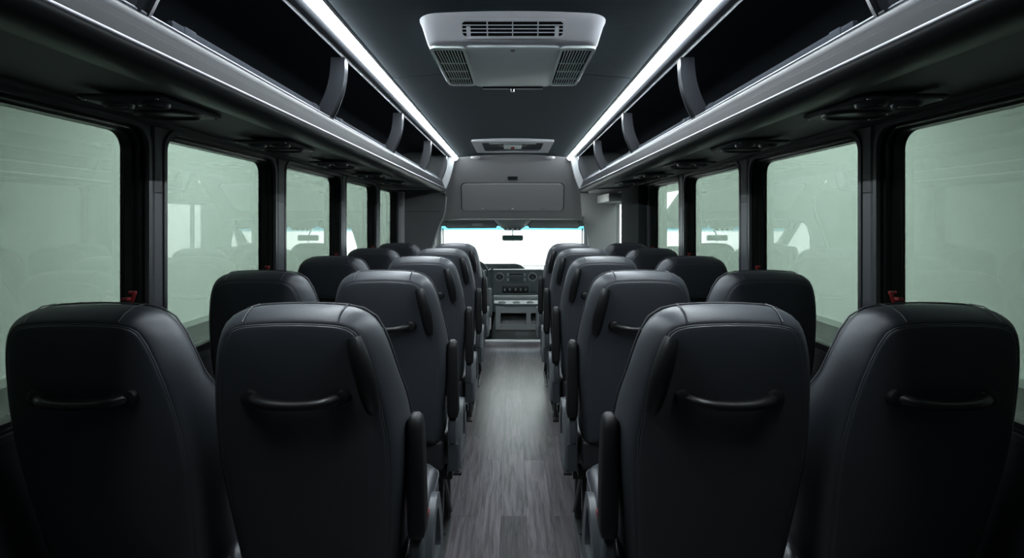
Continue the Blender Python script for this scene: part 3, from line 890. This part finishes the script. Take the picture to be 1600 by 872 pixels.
# entry door
dr = empty('door_1', (1.23, 5.92, 0.0), 'entry door with a tall bright glass pane past the dark post', 'door', kind='structure')
b = MB(); b.box(-0.012, 0.03, -0.48, 0.48, -0.5, 0.30); b.box(-0.012, 0.03, -0.48, 0.48, 1.58, 1.74); b.box(-0.012, 0.03, -0.48, -0.45, 0.3, 1.58); b.box(-0.012, 0.03, 0.45, 0.48, 0.3, 1.58); b.box(-0.01, 0.02, 0.20, 0.24, 0.3, 1.58)
b.obj('door_leaf', 'cab_grey', dr)
b = MB(); b.box(-0.003, 0.003, -0.45, 0.20, 0.3, 1.58); b.box(-0.003, 0.003, 0.24, 0.45, 0.3, 1.58); b.obj('glass_pane', 'clear', dr)
b = MB(); b.box(-0.21, -0.03, -0.35, 0.40, 1.60, 1.69, 0.01); b.obj('door_operator', 'cab_grey', dr)
# door-side partition ahead of the entry
edge2 = [(0.80, 1.74), (0.835, 1.55), (0.85, 1.42), (0.865, 1.36), (0.90, 1.25), (0.925, 1.15), (0.945, 1.00), (0.955, 0.80), (0.96, -0.5)]
b = MB(1); b.prism(edge2 + [(1.27, -0.5), (1.27, 1.74)], 'y', 6.36, 6.42)
pl = tag(b.obj('wall_cab_corner', 'cab_light'), 'light grey curved corner panel ahead of the entry door', 'partition', kind='structure')
b = MB(1); b.tube([(x, 6.362, z) for x, z in edge2], 0.009, 8); b.obj('edge_moulding', 'cab_light', pl)

# ------------------------------------------------------------------ cab
b = MB(); b.box(-1.27, 1.27, 6.07, 7.6, -0.32, -0.28); b.box(-1.26, 1.26, 6.06, 6.075, -0.3, -0.006)
tag(b.obj('floor_cab', 'rubber'), 'dark rubber cab floor a step below the aisle', 'floor', kind='structure')
b = MB(); b.box(-1.02, 0.82, 5.98, 6.50, 1.405, 1.44); b.box(0.82, 1.02, 6.44, 6.50, 1.405, 1.44); 
tag(b.obj('ceiling_cab', 'cab_grey'), 'grey cab roof lining above the visors', 'ceiling', kind='structure')
for s in (-1, 1):
    b = MB(s)
    ow = [(6.12, 0.86), (6.12, 1.20), (6.18, 1.33), (6.28, 1.38), (6.42, 1.375), (6.62, 1.20), (6.86, 0.98), (6.96, 0.88), (6.9, 0.86), (6.5, 0.86)]
    oo = [(5.66, -0.3), (5.66, 1.42), (5.9, 1.42), (6.28, 1.43), (6.48, 1.42), (6.75, 1.25), (7.0, 1.05), (7.15, 0.9), (7.15, -0.3), (6.5, -0.3)]
    if s > 0:
        oo = [(max(p[0], 6.43), p[1]) for p in oo]; oo[1] = (6.43, 1.40); oo[2] = (6.44, 1.42); oo[3] = (6.45, 1.43)
        ow = [(6.47 + (p[0] - 6.12) * 0.6, p[1] - 0.06 if p[1] > 1.3 else p[1]) for p in ow]
    b.ring(oo, ow, 'x', 0.97, 1.03)
    nm = 'driver' if s < 0 else 'passenger'
    o = tag(b.obj('wall_cab_%s' % ('left' if s < 0 else 'right'), 'cab_grey', angle=30), 'grey %s-side cab door trim with a raked window' % nm, 'wall', kind='structure')
    b = MB(s); b.prism(ow, 'x', 0.998, 1.002); b.obj('glass_pane', 'clear', o)
    b = MB(s); b.tube([(0.962, p[0], p[1]) for p in ow + [ow[0]]], 0.010, 6); b.obj('window_seal', 'black_plastic', o)

b = MB(); b.box(-1.02, 1.02, 7.16, 7.2, -0.30, 0.78)
tag(b.obj('wall_cab_front', 'rubber'), 'dark firewall below the dashboard', 'wall', kind='structure')
# windshield
ws = empty('window_30', (0, 6.62, 1.335), 'wide bright windshield with a blue-green shade band at its top', 'windshield', kind='structure')
def wsp(u, v):
    """u -1..1 across, v 0 top .. 1 bottom, local"""
    x = (0.90 + 0.06 * v) * u
    return (x, -0.14 + 0.50 * v + 0.10 * (1 - u * u), 0.035 - 0.62 * v)
b = MB()
for off in (0.0, 0.005):
    G = [[b.v((wsp(i / 10 - 1, j / 6)[0], wsp(i / 10 - 1, j / 6)[1] + off, wsp(i / 10 - 1, j / 6)[2])) for i in range(21)] for j in range(7)]
    for j in range(6):
        for i in range(20): b.f([G[j][i], G[j][i + 1], G[j + 1][i + 1], G[j + 1][i]])
b.obj('glass_pane', 'windshield', ws)
for s in (-1, 1):
    b = MB(s); b.tube([(wsp(1, v)[0] + 0.02, wsp(1, v)[1] - 0.01, wsp(1, v)[2]) for v in (-0.05, 0.25, 0.5, 0.75, 1.0)], 0.045, 10); b.obj('pillar_trim', 'cab_light', ws)
    b = MB(s); b.tube([(wsp(1, v)[0] - 0.045, wsp(1, v)[1] - 0.05, wsp(1, v)[2]) for v in (0.12, 0.18, 0.4, 0.46)], 0.009, 8); b.obj('grab_rail', 'cab_grey', ws)
b = MB(); b.loft([[(wsp(u / 10 - 1, 0)[0], wsp(u / 10 - 1, 0)[1] + dy, wsp(u / 10 - 1, 0)[2] - 0.045 + dz) for u in range(21)] + [(wsp(u / 10 - 1, 0)[0], wsp(u / 10 - 1, 0)[1] + dy, 0.09) for u in range(20, -1, -1)] for dy, dz in ((-0.04, 0.0), (0.03, 0.0))])
b.obj('header_trim', 'cab_grey', ws)
# visors
for s in (-1, 1):
    nm = 'driver' if s < 0 else 'passenger'
    root = empty('sun_visor', (s * 0.5, 6.25, 1.424), 'grey %s sun visor folded up under the bulkhead%s' % (nm, ', with a small pale label' if s < 0 else ''), 'sun visor', 'sun visors over the windshield')
    b = MB(s)
    pr = [(-0.30, -0.115), (-0.315, -0.08), (-0.265, -0.02), (-0.24, -0.004), (0.20, -0.004), (0.27, -0.02), (0.295, -0.06), (0.30, -0.10), (0.28, -0.118)]
    b.loft([[(p[0], y + (p[1]) * -0.5, p[1]) for p in pr] for y in (-0.016, 0.0)])
    v = b.obj('visor_pad', 'cab_grey', root, angle=40)
    b = MB(s); b.tube([(p[0], -0.016 - 0.5 * p[1], p[1]) for p in pr + [pr[0]]], 0.0045, 6); b.obj('piping', 'black_plastic', v)
    b = MB(s); b.tube([(-0.26, -0.01, -0.01), (0.26, -0.01, -0.01)], 0.008, 8); b.obj('pivot_rod', 'black_plastic', root)
    if s < 0:
        b = MB(s); b.loft([[(p[0], y - p[1] * 0.5, p[1]) for p in ((-0.14, -0.09), (-0.14, -0.062), (-0.02, -0.062), (-0.02, -0.09))] for y in (-0.018, -0.0165)]); b.obj('warning_label', 'white_plastic', v)['label'] = 'small pale label'
# overhead console between the visors
oc = empty('overhead_console', (0, 6.18, 1.42), 'grey overhead console dipping between the two sun visors', 'overhead console')
b = MB()
rings = []
for y, hw, zb in ((-0.18, 0.24, -0.005), (-0.10, 0.235, -0.05), (0.0, 0.20, -0.095), (0.06, 0.17, -0.125), (0.16, 0.165, -0.125), (0.2, 0.16, -0.05)):
    rings.append([(-hw, y, 0.0), (-hw * 0.93, y, zb * 0.4), (-hw * 0.78, y, zb * 0.9), (-hw * 0.6, y, zb), (hw * 0.6, y, zb), (hw * 0.78, y, zb * 0.9), (hw * 0.93, y, zb * 0.4), (hw, y, 0.0)])
b.loft(rings); b.obj('console_body', 'cab_grey', oc, angle=50)
b = MB(); b.box(-0.10, 0.10, 0.03, 0.12, -0.142, -0.12, 0.008); b.obj('lamp_cluster', 'dash', oc)
for x in (-0.06, 0.0, 0.06):
    b = MB(); b.lathe([(0, -0.006), (0.013, -0.005), (0.016, 0.004), (0, 0.004)], (x, 0.03, -0.130), 'y', 14); b.obj('lamp_button', 'cab_light', oc)
# rear-view mirror
rm = empty('rear_view_mirror', (0, 6.45, 1.30), 'small rectangular rear-view mirror hanging in front of the windshield', 'mirror')
b = MB(); b.loft([[(p[0], y, p[1]) for p in rrect(0, -0.118, w, h, 0.022, 6)] for y, w, h in ((-0.012, 0.124, 0.030), (-0.004, 0.132, 0.036), (0.012, 0.128, 0.033), (0.022, 0.10, 0.02))])
b.obj('mirror_housing', 'cab_grey', rm)
b = MB(); b.prism([(p[0], p[1]) for p in rrect(0, -0.118, 0.121, 0.027, 0.016, 6)], 'y', -0.0145, -0.012); b.obj('mirror_glass', 'mirror', rm)
b = MB(); b.tube([(0, 0.02, -0.118), (0.0, 0.03, -0.07), (0.0, 0.09, -0.03)], 0.008, 8); b.tube([(0, 0.0, -0.15), (0, 0.0, -0.17)], 0.007, 8); b.obj('stem', 'black_plastic', rm)

# dashboard
da = empty('dashboard', (0, 6.75, 0.5), 'dark dashboard with radio, two round vents and a row of knobs under the windshield', 'dashboard')
b = MB()
prof = [(-0.02, 0.27), (0.06, 0.29), (0.45, 0.27), (0.45, -0.3), (0.10, -0.3), (0.05, 0.0)]
b.prism(prof, 'x', -0.97, 0.97)
b.obj('dash_body', 'dash_top', da, angle=30)
b = MB()
b.loft([[(p[0], y, p[1]) for p in rrect(0.06, 0.115, w, h, 0.02, 4)] for y, w, h in ((0.04, 0.315, 0.168), (-0.13, 0.315, 0.168), (-0.14, 0.308, 0.160))])
st = b.obj('center_stack', 'dash', da, angle=40)
b = MB(); b.loft([[(x, y, z) for (x, z) in ((0.375, -0.055), (0.46, -0.04), (0.47, 0.26), (0.375, 0.275))] for y in (-0.12, 0.05)]); b.obj('side_panel', 'dash_top', da)
b = MB(); b.prism([(-0.75, 0.27), (-0.70, 0.345), (0.04, 0.345), (0.10, 0.33), (0.18, 0.27)], 'y', -0.08, 0.10); cl = b.obj('cluster_hood', 'dash', da, angle=30)
b = MB()
for (x0, x1) in ((-0.20, -0.14), (-0.125, -0.04), (-0.03, 0.02), (0.035, 0.08)): b.box(x0, x1, -0.088, -0.08, 0.288, 0.328, 0.002)
b.obj('gauge_cover', 'screen', cl)
Yf = -0.142
for x in (-0.165, 0.25):
    b = MB(); b.lathe([(0.038, 0.012), (0.046, -0.010), (0.054, -0.008), (0.056, 0.006)], (x, Yf, 0.185), 'y', 24)
    v = b.obj('vent_bezel', 'console', st)
    b = MB(); b.lathe([(0, 0.0), (0.040, 0.0), (0.040, 0.004), (0, 0.004)], (x, Yf - 0.001, 0.185), 'y', 20); b.obj('vent_void', 'void', v)
    b = MB()
    for dx in (-0.018, 0, 0.018): b.box(x + dx - 0.002, x + dx + 0.002, Yf - 0.008, Yf, 0.150, 0.220)
    b.obj('vent_blade', 'console', v)
b = MB(); b.box(-0.075, 0.165, Yf - 0.008, Yf, 0.115, 0.235, 0.004); rd = b.obj('radio', 'dash', st)
b = MB(); b.box(-0.04, 0.13, Yf - 0.011, Yf - 0.008, 0.135, 0.205, 0.001); b.obj('radio_screen', 'screen', rd)
b = MB(); b.box(-0.04, 0.13, Yf - 0.011, Yf - 0.008, 0.213, 0.226, 0.001); b.obj('disc_slot', 'void', rd)
for (x, z) in ((-0.060, 0.215), (-0.060, 0.15), (0.150, 0.215), (0.150, 0.15)):
    b = MB(); b.box(x - 0.012, x + 0.012, Yf - 0.013, Yf - 0.006, z - 0.018, z + 0.018, 0.003); b.obj('radio_button', 'console', rd)
b = MB(); b.box(-0.13, 0.20, Yf - 0.004, Yf, -0.015, 0.075, 0.003); kp = b.obj('climate_panel', 'black_plastic', st)
for x in (-0.10, -0.035, 0.035, 0.10, 0.165):
    b = MB(); b.lathe([(0, -0.020), (0.015, -0.019), (0.019, -0.002), (0.021, 0.0), (0, 0.0)], (x, Yf - 0.003, 0.028), 'y', 16); kn = b.obj('knob', 'dash', kp)
    b = MB(); b.box(x - 0.003, x + 0.003, Yf - 0.026, Yf - 0.022, 0.014, 0.044, 0.001); b.obj('pointer', 'cab_light', kn)
b = MB(); b.box(0.225, 0.30, Yf - 0.006, Yf, -0.01, 0.10, 0.004); b.obj('switch_panel', 'screen', st)

# engine cover console
ec = empty('engine_cover', (0.075, 6.3, -0.28), 'grey engine cover with cup holders and two open bins between the front seats', 'engine cover')
Z = 0.28
b = MB()
rings = []
for y, hw, top in ((-0.21, 0.335, 0.10), (-0.17, 0.34, 0.20), (-0.10, 0.34, 0.27), (0.0, 0.335, 0.34), (0.20, 0.325, 0.40), (0.29, 0.32, 0.42)):
    rings.append([(-hw, y, -0.25 + Z), (-hw * 0.97, y, (top - 0.12) * 0.5 + Z), (-hw * 0.80, y, top - 0.03 + Z), (-hw * 0.5, y, top + Z), (hw * 0.5, y, top + Z), (hw * 0.80, y, top - 0.03 + Z), (hw * 0.97, y, (top - 0.12) * 0.5 + Z), (hw, y, -0.25 + Z)])
b.loft(rings); b.obj('cover_shell', 'rubber', ec, angle=60)
b = MB()
# bin block with two real openings
def bin_face(b, x0, x1, z0, z1, o):
    pass
fr_o = [(-0.30, 0.175), (-0.29, 0.42), (0.33, 0.42), (0.31, 0.175)]
xs = [-0.27, -0.215, 0.085, 0.135, 0.245, 0.31]; zs = [0.13, 0.20, 0.325, 0.40]
yf, yb = -0.235, 0.10
for i in range(5):
    for j in range(3):
        hole = j == 1 and i in (1, 3)
        x0, x1, z0, z1 = xs[i], xs[i + 1], zs[j] + Z, zs[j + 1] + Z
        def fy(x): return yf + 0.25 * x * x
        if not hole:
            b.loft([[(x0, fy(x0), z0), (x1, fy(x1), z0), (x1, fy(x1), z1), (x0, fy(x0), z1)], [(x0, yb, z0), (x1, yb, z0), (x1, yb, z1), (x0, yb, z1)]])
        else:
            b.box(x0, x1, yb - 0.01, yb, z0, z1)
cb = b.obj('bin_block', 'console', ec, angle=30)
b = MB(); b.box(-0.214, 0.084, yb - 0.20, yb - 0.012, 0.201 + Z, 0.324 + Z); b.box(0.136, 0.244, yb - 0.2, yb - 0.012, 0.201 + Z, 0.324 + Z); b.obj('bin_void', 'void', cb)
b = MB(); b.loft([[(p[0], p[1], z) for p in ((-0.31, yb + 0.10), (-0.29, -0.18), (-0.15, -0.235), (0.20, -0.235), (0.31, -0.19), (0.33, yb + 0.10))] for z in (0.40 + Z, 0.43 + Z)])
tr = b.obj('cup_tray', 'dash', ec, angle=30)
for (x, r) in ((-0.20, 0.045), (-0.03, 0.045), (0.13, 0.045)):
    b = MB(); b.lathe([(r * 0.8, 0.434), (r * 0.85, 0.445), (r, 0.445), (r * 1.04, 0.43)], (x, -0.14, Z), 'z', 22); c_ = b.obj('cup_holder', 'console', tr)
    b = MB(); b.lathe([(0, 0.4305), (r * 0.82, 0.4305), (r * 0.82, 0.433), (0, 0.433)], (x, -0.14, Z), 'z', 18); b.obj('holder_well', 'void', c_)
b = MB(); b.box(-0.31, 0.34, 0.10, 0.20, 0.43 + Z, 0.475 + Z, 0.01); b.obj('tray_ridge', 'console', ec)

# steering wheel, column
sw = empty('steering_wheel', (-0.50, 6.55, 0.74), 'dark steering wheel edge ahead of the driver seat', 'steering wheel')
Rm = Matrix.Rotation(math.radians(-62), 4, 'X')
b = MB(); b.tube([tuple(Rm @ Vector((0.19 * math.cos(2 * PI * k / 32), 0.19 * math.sin(2 * PI * k / 32), 0))) for k in range(33)], 0.014, 8); b.obj('rim', 'dash', sw)
b = MB(); b.lathe([(0, -0.03), (0.05, -0.025), (0.06, 0.0), (0.04, 0.03), (0, 0.035)], (0, 0, 0), 'y', 18); hb = b.obj('hub', 'dash', sw)
for a in (20, 160, 270):
    b = MB(); c, d = math.cos(math.radians(a)), math.sin(math.radians(a)); b.tube([tuple(Rm @ Vector((0.03 * c, 0.03 * d, 0))), tuple(Rm @ Vector((0.185 * c, 0.185 * d, 0)))], 0.012, 8); b.obj('spoke', 'dash', sw)
b = MB(); b.tube([(0, 0.02, -0.01), (0, 0.17, -0.08)], 0.035, 12); b.obj('column', 'dash', sw)
b = MB(); b.tube([(0.05, 0.06, 0.0), (0.20, 0.06, 0.03), (0.225, 0.06, 0.04)], [0.008, 0.008, 0.014], 8); b.obj('shift_lever', 'console', sw)

# cab seats with headrests
def cab_seat(x, label):
    root = empty('driver_seat' if x < 0 else 'front_passenger_seat', (x, 5.95, -0.44), label, 'seat')
    m_ = 'cab_seat'
    b = MB()
    rings = []
    for z, w, d, yo in ((0.62, 0.22, 0.06, 0.0), (0.66, 0.245, 0.07, 0.0), (0.90, 0.25, 0.065, -0.03), (1.10, 0.24, 0.06, -0.06), (1.25, 0.215, 0.055, -0.085), (1.33, 0.17, 0.045, -0.10), (1.35, 0.10, 0.025, -0.105)):
        rings.append([(p[0], p[1] + yo, z) for p in rrect(0, 0, w, d, min(w, d) * 0.8, 5)])
    b.loft(rings); b.obj('backrest', m_, root, angle=60)
    b = MB()
    rings = []
    for z, w, d in ((1.37, 0.10, 0.03), (1.39, 0.135, 0.05), (1.50, 0.13, 0.05), (1.54, 0.11, 0.04), (1.55, 0.06, 0.02)):
        rings.append([(p[0], p[1] - 0.10, z) for p in rrect(0, 0, w, d, min(w, d) * 0.8, 5)])
    b.loft(rings); h = b.obj('headrest', m_, root, angle=60)
    b = MB(); b.tube([(-0.05, -0.1, 1.30), (-0.05, -0.1, 1.40)], 0.006, 8); b.tube([(0.05, -0.1, 1.30), (0.05, -0.1, 1.40)], 0.006, 8); b.obj('headrest_post', 'chrome', h)
    b = MB(); b.box(-0.24, 0.24, 0.02, 0.50, 0.50, 0.64, 0.04, 3); b.obj('cushion', m_, root)
    b = MB(); b.box(-0.20, 0.20, 0.06, 0.44, 0.0, 0.50, 0.01); b.obj('seat_box', 'black_plastic', root)
    b = MB(); sx = 1 if x < 0 else -1
    b.loft([[(p[0] + sx * 0.268, 0.02 + p[1], z) for p in rrect(0, 0, 0.028 * k, 0.045 * k, 0.02 * k, 4)] for z, k in ((0.74, 0.6), (0.76, 1), (1.02, 1), (1.055, 0.85), (1.065, 0.4))])
    a_ = b.obj('armrest', m_, root, angle=50)
    b = MB(); b.prism([(-0.02, 0.74), (0.05, 0.74), (0.03, 0.60), (0.0, 0.60)], 'x', sx * 0.255, sx * 0.285); b.obj('armrest_hinge', 'cab_light', a_)
cab_seat(-0.53, 'grey cloth driver seat with armrest, mostly hidden behind the frontmost driver-side passenger seat')
cab_seat(0.70, 'grey cloth front passenger seat with headrest, hidden behind the frontmost door-side passenger seat')
